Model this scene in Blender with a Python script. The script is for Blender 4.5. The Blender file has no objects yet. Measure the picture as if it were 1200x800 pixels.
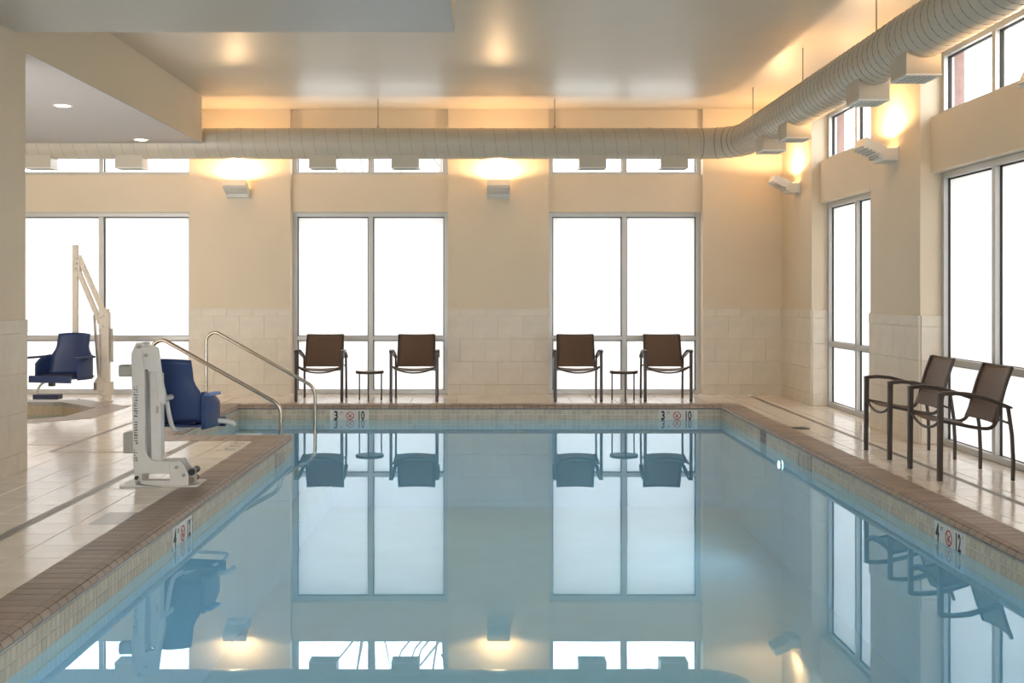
import bpy, bmesh, math, random
from mathutils import Vector, Matrix
random.seed(7)
PI = math.pi
SC = bpy.context.scene
COL = SC.collection

# ------------------------------------------------------------------ camera
F_PX, VPX, VPY, EYE = 1300.0, 577.0, 343.0, 1.45
cam_d = bpy.data.cameras.new('camera'); cam = bpy.data.objects.new('camera', cam_d); COL.objects.link(cam)
cam.location = (0, 0, EYE); cam.rotation_euler = (PI/2, 0, 0)
cam_d.sensor_width = 36.0; cam_d.lens = 36.0*F_PX/1200.0
cam_d.shift_x = (600-VPX)/1200.0; cam_d.shift_y = -(400-VPY)/1200.0
cam_d.clip_start = .05; cam_d.clip_end = 300
SC.camera = cam
# ------------------------------------------------------------------ world: even overcast sky
w = bpy.data.worlds.new('overcast_sky'); SC.world = w; w.use_nodes = True
nt = w.node_tree; nt.nodes.clear()
wo = nt.nodes.new('ShaderNodeOutputWorld'); bg = nt.nodes.new('ShaderNodeBackground')
bg.inputs[0].default_value = (.95, .975, 1.0, 1); bg.inputs[1].default_value = 3.4
nt.links.new(bg.outputs[0], wo.inputs[0])
# ------------------------------------------------------------------ exposure
SC.view_settings.view_transform = 'Standard'; SC.view_settings.look = 'None'
SC.view_settings.exposure = 0.96; SC.view_settings.gamma = 1.0; SC.view_settings.use_curve_mapping = False
SCONCE_W, DOWN_W, POOL_W = 29.0, 10.0, 15.0
WARM = (1.0, .64, .33)
try:
    SC.cycles.use_denoising = True; SC.cycles.max_bounces = 12; SC.cycles.diffuse_bounces = 6
    SC.cycles.transparent_max_bounces = 16; SC.cycles.sample_clamp_indirect = 8
except Exception: pass

# ------------------------------------------------------------------ room numbers (metres)
YB, XR = 15.70, 4.10            # face of the piers: far wall, right wall
ZC = 4.05                       # ceiling
WIN_D = .20                     # recess of window frames behind the pier faces
WIN_TOP, CL_BOT, CL_TOP = 2.60, 3.13, 3.76
ZW = -.18                       # water level
PX0, PX1, PY0, PY1 = -2.05, 2.95, 2.0, 14.28     # pool
AX0, AY0 = -3.27, 11.32         # step alcove on the left
XL = -3.83                      # face of left wall and of the low soffit
ROOM_L, ROOM_N = -8.2, -2.5

# ------------------------------------------------------------------ materials
MATS = {}
def mat(name, col=(.8,.8,.8), rough=.5, metal=0., var=0., bump=0., bscale=60., spec=.5, coat=0., noise=0., nscale=3., obj_var=0., stretch=None):
    m = bpy.data.materials.new(name); m.use_nodes = True; MATS[name] = m
    t = m.node_tree; b = t.nodes['Principled BSDF']
    b.inputs['Base Color'].default_value = (*col, 1); b.inputs['Roughness'].default_value = rough
    b.inputs['Metallic'].default_value = metal; b.inputs['Specular IOR Level'].default_value = spec
    b.inputs['Coat Weight'].default_value = coat
    tc = t.nodes.new('ShaderNodeTexCoord')
    src = tc.outputs['Object']
    if stretch:
        mp = t.nodes.new('ShaderNodeMapping'); mp.inputs['Scale'].default_value = stretch
        t.links.new(src, mp.inputs[0]); src = mp.outputs[0]
    val = None
    if noise:
        n = t.nodes.new('ShaderNodeTexNoise'); n.inputs['Scale'].default_value = nscale; n.inputs['Detail'].default_value = 4
        t.links.new(src, n.inputs['Vector'])
        mr = t.nodes.new('ShaderNodeMapRange'); mr.inputs[1].default_value = .3; mr.inputs[2].default_value = .7
        mr.inputs[3].default_value = 1-noise; mr.inputs[4].default_value = 1+noise
        t.links.new(n.outputs[0], mr.inputs[0]); val = mr.outputs[0]
    if obj_var:
        oi = t.nodes.new('ShaderNodeObjectInfo')
        mr2 = t.nodes.new('ShaderNodeMapRange'); mr2.inputs[3].default_value = 1-obj_var; mr2.inputs[4].default_value = 1+obj_var
        t.links.new(oi.outputs['Random'], mr2.inputs[0])
        if val is None: val = mr2.outputs[0]
        else:
            mu = t.nodes.new('ShaderNodeMath'); mu.operation = 'MULTIPLY'
            t.links.new(val, mu.inputs[0]); t.links.new(mr2.outputs[0], mu.inputs[1]); val = mu.outputs[0]
    if val is not None:
        hs = t.nodes.new('ShaderNodeHueSaturation'); hs.inputs['Color'].default_value = (*col, 1)
        t.links.new(val, hs.inputs['Value']); t.links.new(hs.outputs[0], b.inputs['Base Color'])
    if bump:
        n2 = t.nodes.new('ShaderNodeTexNoise'); n2.inputs['Scale'].default_value = bscale; n2.inputs['Detail'].default_value = 3
        bp = t.nodes.new('ShaderNodeBump'); bp.inputs['Strength'].default_value = bump; bp.inputs['Distance'].default_value = .01
        t.links.new(src, n2.inputs['Vector']); t.links.new(n2.outputs[0], bp.inputs['Height']); t.links.new(bp.outputs[0], b.inputs['Normal'])
    return m
mat('wall_paint', (.75,.645,.49), .55, noise=.02, nscale=1.5, bump=.06, bscale=140)
mat('ceiling_paint', (.58,.505,.40), .38, noise=.02, nscale=2, bump=.12, bscale=9, spec=.6)
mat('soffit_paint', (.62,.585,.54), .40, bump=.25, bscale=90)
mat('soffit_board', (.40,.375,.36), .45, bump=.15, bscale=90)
mat('wainscot', (.76,.69,.58), .38, noise=.06, nscale=5, obj_var=.025)
mat('grout_light', (.60,.54,.46), .8)
mat('floor_tile', (.82,.745,.66), .15, noise=.05, nscale=4, obj_var=.03, spec=.6)
mat('floor_tile_grey', (.42,.38,.34), .25, noise=.05, nscale=4)
mat('floor_grout', (.36,.30,.25), .8, noise=.1, nscale=8)
mat('mortar', (.15,.11,.09), .85)
mat('tub_tile', (.55,.43,.29), .35, noise=.12, nscale=25)
mat('coping', (.335,.265,.22), .48, noise=.14, nscale=9, obj_var=.11, bump=.15, bscale=60)
mat('coping_tub', (.46,.40,.36), .45, noise=.10, nscale=8, obj_var=.08, bump=.1, bscale=60)
mat('mosaic', (.53,.46,.36), .32, noise=.10, nscale=30, obj_var=.12)
mat('mosaic_dark', (.13,.09,.065), .35, noise=.2, nscale=20, obj_var=.2)
mat('grout_pool', (.82,.81,.77), .7)
mat('plaster', (.60,.83,.98), .7, noise=.04, nscale=2)
mat('aluminium', (.58,.58,.57), .38, metal=.35, spec=.5)
mat('gasket', (.012,.012,.014), .6)
mat('duct_paint', (.56,.50,.40), .36, noise=.03, nscale=6)
mat('duct_seam', (.30,.27,.22), .5)
mat('white_metal', (.74,.73,.69), .40, noise=.03, nscale=7)
mat('lift_white', (.76,.74,.70), .38, noise=.04, nscale=9)
mat('lift_cream', (.74,.66,.56), .42, noise=.04, nscale=9)
mat('grey_plastic', (.45,.44,.41), .5, noise=.05, nscale=14)
mat('dark_metal', (.05,.045,.04), .45, metal=.4)
mat('rust', (.26,.20,.15), .7, noise=.3, nscale=30)
mat('chair_frame', (.060,.044,.036), .34, metal=.25)
mat('blue_plastic', (.028,.055,.16), .42, noise=.05, nscale=6)
mat('blue_light', (.16,.28,.58), .4)
mat('blue_dark', (.016,.022,.07), .5)
mat('stainless', (.52,.46,.39), .22, metal=1.0)
mat('drain_steel', (.40,.37,.34), .4, metal=.6)
mat('table_glass', (.70,.70,.70), .12, coat=.5)
mat('marker_white', (.70,.68,.64), .3)
mat('marker_black', (.015,.015,.015), .5)
mat('marker_grey', (.33,.32,.30), .5)
mat('marker_red', (.55,.05,.05), .5)
mat('marker_faint', (.45,.36,.33), .5)
mat('letter_dark', (.10,.095,.10), .6)
mat('brick_out', (.24,.15,.14), .8, noise=.12, nscale=20)
mat('pavement', (.62,.62,.60), .9, noise=.06, nscale=.6)
mat('bark', (.22,.19,.17), .9)
mat('pale_siding', (.72,.72,.72), .8)
mat('fin_metal', (.70,.67,.62), .35, metal=.1)

def emis(name, col, s):
    m = bpy.data.materials.new(name); m.use_nodes = True; MATS[name] = m
    t = m.node_tree; b = t.nodes['Principled BSDF']; b.inputs['Base Color'].default_value = (*col, 1)
    b.inputs['Emission Color'].default_value = (*col, 1); b.inputs['Emission Strength'].default_value = s
    return m
emis('lamp_warm', WARM, 3.0); emis('lamp_down', (1, .86, .66), 6.0); emis('lamp_pool', (.85, 1.0, .95), 3.0)

def frosted():
    m = bpy.data.materials.new('frosted_glass'); m.use_nodes = True; MATS['frosted_glass'] = m
    t = m.node_tree; t.nodes.clear()
    o = t.nodes.new('ShaderNodeOutputMaterial'); tr = t.nodes.new('ShaderNodeBsdfTranslucent'); tr.inputs[0].default_value = (.37,.352,.335,1)
    di = t.nodes.new('ShaderNodeBsdfDiffuse'); di.inputs[0].default_value = (.6,.6,.59,1)
    gl = t.nodes.new('ShaderNodeBsdfGlossy'); gl.inputs['Roughness'].default_value = .35; gl.inputs[0].default_value = (.6,.6,.6,1)
    m1 = t.nodes.new('ShaderNodeMixShader'); m1.inputs[0].default_value = .22
    m2 = t.nodes.new('ShaderNodeMixShader'); m2.inputs[0].default_value = .04
    L = t.links.new
    L(tr.outputs[0], m1.inputs[1]); L(di.outputs[0], m1.inputs[2]); L(m1.outputs[0], m2.inputs[1]); L(gl.outputs[0], m2.inputs[2]); L(m2.outputs[0], o.inputs[0])
frosted()
def thin_glass(name, ior, tint, refl=(1,1,1), bump=0, rough=0., power=5.):
    m = bpy.data.materials.new(name); m.use_nodes = True; MATS[name] = m
    t = m.node_tree; t.nodes.clear(); L = t.links.new
    o = t.nodes.new('ShaderNodeOutputMaterial'); tr = t.nodes.new('ShaderNodeBsdfTransparent'); tr.inputs[0].default_value = (*tint,1)
    gl = t.nodes.new('ShaderNodeBsdfGlossy'); gl.inputs['Roughness'].default_value = rough; gl.inputs[0].default_value = (*refl,1)
    f0 = ((ior-1)/(ior+1))**2; mx = t.nodes.new('ShaderNodeMixShader')
    lw = t.nodes.new('ShaderNodeLayerWeight'); lw.inputs[0].default_value = .5
    pw = t.nodes.new('ShaderNodeMath'); pw.operation = 'POWER'; pw.inputs[1].default_value = power
    ma = t.nodes.new('ShaderNodeMath'); ma.operation = 'MULTIPLY_ADD'; ma.inputs[1].default_value = 1-f0; ma.inputs[2].default_value = f0
    L(lw.outputs['Facing'], pw.inputs[0]); L(pw.outputs[0], ma.inputs[0]); L(ma.outputs[0], mx.inputs[0]); L(tr.outputs[0], mx.inputs[1]); L(gl.outputs[0], mx.inputs[2]); L(mx.outputs[0], o.inputs[0])
    if bump:
        tc = t.nodes.new('ShaderNodeTexCoord'); mp = t.nodes.new('ShaderNodeMapping'); mp.inputs['Scale'].default_value = (1, .55, 1)
        n = t.nodes.new('ShaderNodeTexNoise'); n.inputs['Scale'].default_value = 1.6; n.inputs['Detail'].default_value = 2
        bp = t.nodes.new('ShaderNodeBump'); bp.inputs['Strength'].default_value = bump; bp.inputs['Distance'].default_value = .01
        L(tc.outputs['Object'], mp.inputs[0]); L(mp.outputs[0], n.inputs['Vector']); L(n.outputs[0], bp.inputs['Height'])
        L(bp.outputs[0], gl.inputs['Normal'])
thin_glass('clear_glass', 1.45, (.96,.97,.97))
thin_glass('water', 1.40, (.72,.92,1.0), (.76,.90,1.0), bump=.03, power=3.8)
def sling(name, col):
    m = bpy.data.materials.new(name); m.use_nodes = True; MATS[name] = m
    t = m.node_tree; b = t.nodes['Principled BSDF']; L = t.links.new
    tc = t.nodes.new('ShaderNodeTexCoord'); mp = t.nodes.new('ShaderNodeMapping'); mp.inputs['Scale'].default_value = (220, 220, 40)
    n = t.nodes.new('ShaderNodeTexNoise'); n.inputs['Scale'].default_value = 1; L(tc.outputs['Object'], mp.inputs[0]); L(mp.outputs[0], n.inputs['Vector'])
    r = t.nodes.new('ShaderNodeValToRGB'); r.color_ramp.elements[0].position = .35; r.color_ramp.elements[1].position = .65
    r.color_ramp.elements[0].color = (*[c*.75 for c in col],1); r.color_ramp.elements[1].color = (*[c*1.25 for c in col],1)
    L(n.outputs[0], r.inputs[0]); L(r.outputs[0], b.inputs['Base Color']); b.inputs['Roughness'].default_value = .40
    o = t.nodes['Material Output']; tl = t.nodes.new('ShaderNodeBsdfTranslucent'); tl.inputs[0].default_value = (.32,.22,.16,1)
    tp = t.nodes.new('ShaderNodeBsdfTransparent'); m1 = t.nodes.new('ShaderNodeMixShader'); m1.inputs[0].default_value = .22
    m2 = t.nodes.new('ShaderNodeMixShader'); m2.inputs[0].default_value = .03
    L(b.outputs[0], m1.inputs[1]); L(tl.outputs[0], m1.inputs[2]); L(m1.outputs[0], m2.inputs[1]); L(tp.outputs[0], m2.inputs[2]); L(m2.outputs[0], o.inputs[0])
sling('sling', (.165,.10,.068))

# ------------------------------------------------------------------ builders
class MB:
    def __init__(s): s.v = []; s.f = []
    def add(s, vs, fs):
        b = len(s.v); s.v += [tuple(v) for v in vs]; s.f += [tuple(i+b for i in f) for f in fs]; return s
    def box(s, x0, x1, y0, y1, z0, z1, M=None):
        vs = [Vector(p) for p in ((x0,y0,z0),(x1,y0,z0),(x1,y1,z0),(x0,y1,z0),(x0,y0,z1),(x1,y0,z1),(x1,y1,z1),(x0,y1,z1))]
        if M is not None: vs = [M @ v for v in vs]
        return s.add(vs, [(0,3,2,1),(4,5,6,7),(0,1,5,4),(1,2,6,5),(2,3,7,6),(3,0,4,7)])
    def prism(s, poly, f0, f1):
        """poly: list of 2d points (ccw seen from f1); f0/f1 map a 2d point to 3d"""
        n = len(poly); vs = [f0(*p) for p in poly] + [f1(*p) for p in poly]
        fs = [tuple(reversed(range(n))), tuple(range(n, 2*n))] + [(i, (i+1) % n, n+(i+1) % n, n+i) for i in range(n)]
        return s.add(vs, fs)
    def prism_z(s, poly, z0, z1): return s.prism(poly, lambda x, y: (x, y, z0), lambda x, y: (x, y, z1))
    def prism_y(s, poly, y0, y1): return s.prism(poly, lambda x, z: (x, y1, z), lambda x, z: (x, y0, z))   # poly in x,z ccw seen from -y
    def prism_x(s, poly, x0, x1): return s.prism(poly, lambda y, z: (x0, y, z), lambda y, z: (x1, y, z))   # poly in y,z
    def tube(s, pts, r, n=8, caps=True, closed=False, sx=1.):
        pts = [Vector(p) for p in pts]; m = len(pts); rs = r if isinstance(r, (list, tuple)) else [r]*m
        b = len(s.v); up = None
        for i, p in enumerate(pts):
            if closed: d = pts[(i+1) % m]-pts[i-1]
            else: d = pts[min(i+1, m-1)]-pts[max(i-1, 0)]
            d.normalize()
            if up is None:
                up = Vector((0,0,1)) if abs(d.z) < .9 else Vector((1,0,0))
            a = d.cross(up); a.normalize(); up = a.cross(d); up.normalize()
            for k in range(n):
                t = 2*PI*(k+.5)/n
                s.v.append(tuple(p + a*(math.cos(t)*rs[i]*sx) + up*(math.sin(t)*rs[i])))
        for i in range(m if closed else m-1):
            j = (i+1) % m
            for k in range(n):
                k2 = (k+1) % n
                s.f.append((b+i*n+k, b+i*n+k2, b+j*n+k2, b+j*n+k))
        if caps and not closed:
            s.f.append(tuple(b+k for k in reversed(range(n)))); s.f.append(tuple(b+(m-1)*n+k for k in range(n)))
        return s
    def lathe(s, prof, n=24, c=(0,0,0)):
        b = len(s.v)
        for r, z in prof:
            for k in range(n):
                t = 2*PI*k/n; s.v.append((c[0]+r*math.cos(t), c[1]+r*math.sin(t), c[2]+z))
        for i in range(len(prof)-1):
            for k in range(n):
                k2 = (k+1) % n; s.f.append((b+i*n+k, b+i*n+k2, b+(i+1)*n+k2, b+(i+1)*n+k))
        s.f.append(tuple(b+k for k in reversed(range(n)))); s.f.append(tuple(b+(len(prof)-1)*n+k for k in range(n)))
        return s
    def ribbon(s, path, x0, x1, th):
        """thick strip that follows a path of (y,z) points, between two x (numbers or per-point lists)"""
        P = [Vector((0, p[0], p[1])) for p in path]; m = len(P); b = len(s.v)
        xs0 = x0 if isinstance(x0, (list, tuple)) else [x0]*m; xs1 = x1 if isinstance(x1, (list, tuple)) else [x1]*m
        ths = th if isinstance(th, (list, tuple)) else [th]*m
        for i in range(m):
            d = (P[min(i+1, m-1)]-P[max(i-1, 0)]).normalized(); nrm = Vector((0, -d.z, d.y))*ths[i]*.5
            for x, sg in ((xs0[i], -1), (xs1[i], -1), (xs1[i], 1), (xs0[i], 1)):
                q = P[i]+nrm*sg; s.v.append((x, q.y, q.z))
        for i in range(m-1):
            for k in range(4):
                k2 = (k+1) % 4; s.f.append((b+i*4+k, b+i*4+k2, b+(i+1)*4+k2, b+(i+1)*4+k))
        s.f.append((b+3, b+2, b+1, b)); e = b+(m-1)*4; s.f.append((e, e+1, e+2, e+3))
        return s
    def grid(s, fn, nu, nv, th=0.):
        b = len(s.v)
        for i in range(nu+1):
            for j in range(nv+1): s.v.append(tuple(fn(i/nu, j/nv)))
        for i in range(nu):
            for j in range(nv):
                a = b+i*(nv+1)+j; s.f.append((a, a+nv+1, a+nv+2, a+1))
        return s
    def mesh(s, name, m, smooth=None):
        me = bpy.data.meshes.new(name); me.from_pydata(s.v, [], s.f)
        bm = bmesh.new(); bm.from_mesh(me); bmesh.ops.recalc_face_normals(bm, faces=bm.faces); bm.to_mesh(me); bm.free()
        if smooth:
            me.polygons.foreach_set('use_smooth', [True]*len(me.polygons)); me.set_sharp_from_angle(angle=math.radians(smooth))
        if m: me.materials.append(MATS[m])
        return me
    def build(s, name, m, parent=None, smooth=None, bevel=0., seg=2, solid=0.):
        o = bpy.data.objects.new(name, s.mesh(name, m, smooth)); COL.objects.link(o); o.parent = parent
        if solid:
            md = o.modifiers.new('solid', 'SOLIDIFY'); md.thickness = solid; md.offset = 0
        if bevel:
            md = o.modifiers.new('bevel', 'BEVEL'); md.width = bevel; md.segments = seg; md.limit_method = 'ANGLE'; md.angle_limit = math.radians(40)
        return o
def tag(o, label=None, cat=None, group=None, kind=None):
    if label: o['label'] = label
    if cat: o['category'] = cat
    if group: o['group'] = group
    if kind: o['kind'] = kind
    return o
def empty(name, loc=(0,0,0), rz=0.):
    o = bpy.data.objects.new(name, None); o.empty_display_size = .1; COL.objects.link(o); o.location = loc; o.rotation_euler = (0,0,rz); return o
def inst(me, name, parent=None, loc=(0,0,0), rz=0., rot=None):
    o = bpy.data.objects.new(name, me); COL.objects.link(o); o.parent = parent; o.location = loc
    o.rotation_euler = rot if rot else (0,0,rz); return o
def copy_tree(o, parent=None):
    c = o.copy(); COL.objects.link(c); c.parent = parent
    for ch in list(o.children): copy_tree(ch, c)
    return c
def smooth_path(pts, n=8):
    """Catmull-Rom through the points"""
    P = [Vector(p) for p in pts]; out = []
    for i in range(len(P)-1):
        a = P[max(i-1,0)]; b = P[i]; c = P[i+1]; d = P[min(i+2,len(P)-1)]
        for k in range(n):
            t = k/n
            out.append(.5*((2*b)+(c-a)*t+(2*a-5*b+4*c-d)*t*t+(3*b-a-3*c+d)*t**3))
    out.append(P[-1]); return out
def bend_path(pts, r, n=6):
    """polyline with rounded corners of radius r"""
    P = [Vector(p) for p in pts]; out = [P[0]]
    for i in range(1, len(P)-1):
        a = (P[i-1]-P[i]); b = (P[i+1]-P[i]); la, lb = a.length, b.length; a.normalize(); b.normalize()
        rr = r[i-1] if isinstance(r, (list, tuple)) else r
        ang = a.angle(b); d = min(rr/math.tan(ang/2), la*.49, lb*.49)
        p0, p1 = P[i]+a*d, P[i]+b*d
        for k in range(n+1):
            t = k/n; out.append((1-t)**2*p0+2*t*(1-t)*P[i]+t*t*p1)
    out.append(P[-1]); return out
_tile_cache = {}
def tile_mesh(name, w_, h_, d_, m, ch=.0015):
    """tile in the x-z plane facing -y: width, height, depth; centred on its back face, y from -d to 0"""
    key = (name, round(w_,4), round(h_,4), round(d_,4), m)
    if key not in _tile_cache:
        b = MB(); x, z = w_/2, h_/2
        b.v = [(-x,0,-z),(x,0,-z),(x,0,z),(-x,0,z),(-x,-d_+ch,-z),(x,-d_+ch,-z),(x,-d_+ch,z),(-x,-d_+ch,z),(-x+ch,-d_,-z+ch),(x-ch,-d_,-z+ch),(x-ch,-d_,z-ch),(-x+ch,-d_,z-ch)]
        b.f = [(0,1,2,3)]+[(i,(i+1)%4,4+(i+1)%4,4+i) for i in range(4)]+[(4+i,4+(i+1)%4,8+(i+1)%4,8+i) for i in range(4)]+[(8,9,10,11)]
        _tile_cache[key] = b.mesh(name, m)
    return _tile_cache[key]
def text_mesh(txt, size, m, sx=1., bold=.0):
    cu = bpy.data.curves.new('lettering', 'FONT'); cu.body = txt; cu.size = size; cu.align_x = 'CENTER'; cu.align_y = 'CENTER'; cu.extrude = .0006; cu.offset = bold
    cu.resolution_u = 3
    o = bpy.data.objects.new('lettering_tmp', cu); COL.objects.link(o); bpy.context.view_layer.update()
    dg = bpy.context.evaluated_depsgraph_get(); me = bpy.data.meshes.new_from_object(o.evaluated_get(dg))
    bpy.data.objects.remove(o); bpy.data.curves.remove(cu)
    for v in me.vertices: v.co.x *= sx
    me.name = 'lettering'; me.materials.clear(); me.materials.append(MATS[m]); return me

# ================================================================== STRUCTURE
# ---- walls: each wall is described along an axis 's' with openings; fr(s, d, z) maps wall coordinates to the room (d = depth behind pier face)
def wall_frame(side):
    if side == 'back': return lambda s, d, z: (s, YB+d, z)
    if side == 'near': return lambda s, d, z: (-s, ROOM_N-d, z)
    return lambda s, d, z: (XR+d, -s, z)       # right wall: s = -y so that s runs left to right for a viewer
def wbox(mb, fr, s0, s1, d0, d1, z0, z1):
    a = fr(s0, d0, z0); b = fr(s1, d1, z1)
    return mb.box(min(a[0],b[0]), max(a[0],b[0]), min(a[1],b[1]), max(a[1],b[1]), min(a[2],b[2]), max(a[2],b[2]))
WALL_T = .42
def wainscot(parent, fr, s0, s1, rz, d=0., n=None, first=.5):
    """tile dado 1.23 m high: base row, three rows and a cap, running bond"""
    rows = [(.0,.155,True),(.155,.48,False),(.48,.80,True),(.80,1.125,False),(1.125,1.232,True)]
    tw = .355; g = .002
    for z0, z1, half in rows:
        xs = [s0]; x = s0 + (tw*first if half else tw)
        while x < s1-.06: xs.append(x); x += tw
        xs.append(s1)
        for a, b in zip(xs[:-1], xs[1:]):
            me = tile_mesh('wainscot_tile', round(b-a-g,4), round(z1-z0-g,4), .016 if z1 < 1.2 else .02, 'wainscot')
            inst(me, 'wainscot_tile', parent, fr((a+b)/2, d, (z0+z1)/2), rz)
def build_wall(side, name, label, piers, openings, rz):
    fr = wall_frame(side); root = empty(name); tag(root, label, 'wall', kind='structure')
    for (a, b, tiled) in piers:
        p = wbox(MB(), fr, a, b, 0, WALL_T, 0, ZC).build('pier', 'wall_paint', root)
        if tiled: wainscot(p, fr, a, b, rz)
    for (a, b) in openings:
        wbox(MB(), fr, a, b, .10, WALL_T, WIN_TOP, CL_BOT).build('spandrel', 'wall_paint', root)
        wbox(MB(), fr, a, b, .06, WALL_T, CL_TOP, ZC).build('header', 'wall_paint', root)
    return root
WN = [0]
def window(fr, s0, s1, z0, z1, label, glass, transom=None):
    WN[0] += 1
    root = empty('window_%d' % WN[0]); tag(root, label, 'window', kind='structure')
    d0, d1 = WIN_D, WIN_D+.10; fw = .062; mid = (s0+s1)/2
    f = MB()
    wbox(f, fr, s0, s0+fw, d0, d1, z0, z1); wbox(f, fr, s1-fw, s1, d0, d1, z0, z1)
    wbox(f, fr, s0+fw, s1-fw, d0, d1, z1-fw, z1); wbox(f, fr, s0+fw, s1-fw, d0, d1, z0, z0+fw*.9)
    f.build('window_frame', 'aluminium', root, bevel=.004)
    wbox(MB(), fr, mid-.033, mid+.033, d0+.001, d1-.001, z0+fw*.9, z1-fw).build('mullion', 'aluminium', root, bevel=.004)
    zs = [z0+fw*.9, z1-fw]
    if transom:
        for a, b in ((s0+fw, mid-.033), (mid+.033, s1-fw)):
            wbox(MB(), fr, a, b, d0+.006, d1-.006, transom-.03, transom+.03).build('transom', 'aluminium', root, bevel=.004)
        zs = [zs[0], transom-.03, transom+.03, zs[1]]
    for a, b in ((s0+fw, mid-.033), (mid+.033, s1-fw)):
        for k in range(0, len(zs), 2):
            za, zb = zs[k], zs[k+1]
            g = MB(); q = .012
            wbox(g, fr, a, a+q, d0+.045, d0+.075, za, zb); wbox(g, fr, b-q, b, d0+.045, d0+.075, za, zb)
            wbox(g, fr, a+q, b-q, d0+.045, d0+.075, zb-q, zb); wbox(g, fr, a+q, b-q, d0+.045, d0+.075, za, za+q*.4)
            pane = MB(); pa = fr(a+.004, d0+.06, za+.002); pb = fr(b-.004, d0+.06, zb-.002)
            pc = fr(b-.004, d0+.06, za+.002); pd = fr(a+.004, d0+.06, zb-.002)
            pane.add([pa, pc, pb, pd], [(0,1,2,3)])
            po = pane.build('pane', glass, root); g.build('gasket', 'gasket', po)
    # outer brick reveal of the opening
    r = MB()
    wbox(r, fr, s0-.001, s0+.012, d1, WALL_T, z0, z1); wbox(r, fr, s1-.012, s1+.001, d1, WALL_T, z0, z1)
    r.build('outer_reveal', 'brick_out', root)
    return root
BP = [(-7.95,-6.52,False),(-4.29,-2.86,True),(-.63,.80,True),(2.98,XR+.45,True)]
BO = [(-6.93,-4.29),(-2.86,-.63),(.80,2.98)]
RY = [(14.24,12.03),(10.63,8.42),(7.03,4.81),(3.42,1.20)]
frb, frr = wall_frame('back'), wall_frame('right')
wb = build_wall('back', 'wall_back', 'tan far wall with three window bays between tiled piers', [(-8.6,-6.93,False)]+BP[1:3]+[(2.98,XR,True)], BO, 0)
RP = [(-YB,-14.24,True),(-12.03,-10.63,True),(-8.42,-7.03,True),(-4.81,-3.42,False),(-1.20,2.6,False)]
wr = build_wall('right', 'wall_right', 'tan right wall with recessed windows between tiled piers', RP, [(-a,-b) for a, b in RY], -PI/2)
MB().box(XR, XR+WALL_T, YB, YB+WALL_T, 0, ZC).build('pier', 'wall_paint', wr)
# tiled returns of the right-hand piers that face the camera
for (y, far) in ((14.24, 1), (10.63, 1)):
    for z0, z1 in ((.0,.155),(.155,.48),(.48,.80),(.80,1.125),(1.125,1.232)):
        me = tile_mesh('wainscot_tile', .195, z1-z0-.003, .014 if z1 < 1.2 else .018, 'wainscot')
        inst(me, 'wainscot_tile', wr, (XR+.104, y, (z0+z1)/2))
wl = [('beside the left wall, behind the far pool lift', BO[0]), ('behind the pair of chairs near the handrail', BO[1]), ('behind the pair of chairs at the middle right of the far wall', BO[2])]
for t, (a, b) in wl:
    window(frb, a, b, 0, WIN_TOP, 'tall frosted window with grey frame ' + t, 'frosted_glass', .80)
    window(frb, a, b, CL_BOT, CL_TOP, 'clear high strip window above the frosted one ' + t, 'clear_glass')
wl2 = ['far end of the right wall', 'nearest in view on the right wall, behind two chairs', 'on the right wall beside the camera', 'on the right wall behind the camera']
for t, (a, b) in zip(wl2, RY):
    window(frr, -a, -b, 0, WIN_TOP, 'tall frosted window ' + t, 'frosted_glass', .80)
    window(frr, -a, -b, CL_BOT, CL_TOP, 'clear high strip window ' + t, 'clear_glass')
# left wall (ends in a tiled corner), outer left wall, near wall
lw = MB().box(XL-.45, XL, ROOM_N, 9.10, 0, ZC).build('wall_left', 'wall_paint'); tag(lw, 'pale left wall with tiled dado ending beside the hot tub', 'wall', kind='structure')
frl = lambda s, d, z: (XL-d, s, z)
wainscot(lw, frl, 5.905, 9.10, PI/2, first=.45)
for z0, z1 in ((.0,.155),(.155,.48),(.48,.80),(.80,1.125),(1.125,1.232)):
    for k in range(2):
        inst(tile_mesh('wainscot_tile', .22, z1-z0-.003, .014, 'wainscot'), 'wainscot_tile', lw, (XL-.1125-.225*k, 9.10, (z0+z1)/2), PI)
tag(MB().box(ROOM_L-.3, ROOM_L, ROOM_N, YB+.5, 0, ZC).build('wall_outer', 'wall_paint'), 'plain tan wall left of the hot tub', 'wall', kind='structure')
frn = wall_frame('near'); NO = [(-3.9,-1.55),(-1.25,1.10),(1.40,3.75)]  # unseen clear glazing, added to brighten the room from behind the camera
build_wall('near', 'wall_near', 'tan wall behind the camera with tall windows added for light', [(-XR-.4,-3.9,False),(-1.55,-1.25,False),(1.10,1.40,False),(3.75,4.5,False)], NO, PI)
for t, (a, b) in zip(('right', 'middle', 'left'), NO):
    window(frn, a, b, 0, WIN_TOP, 'tall clear window added for light behind the camera on the ' + t, 'clear_glass', .80)
    window(frn, a, b, CL_BOT, CL_TOP, 'clear high strip window added for light behind the camera on the ' + t, 'clear_glass')
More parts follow.
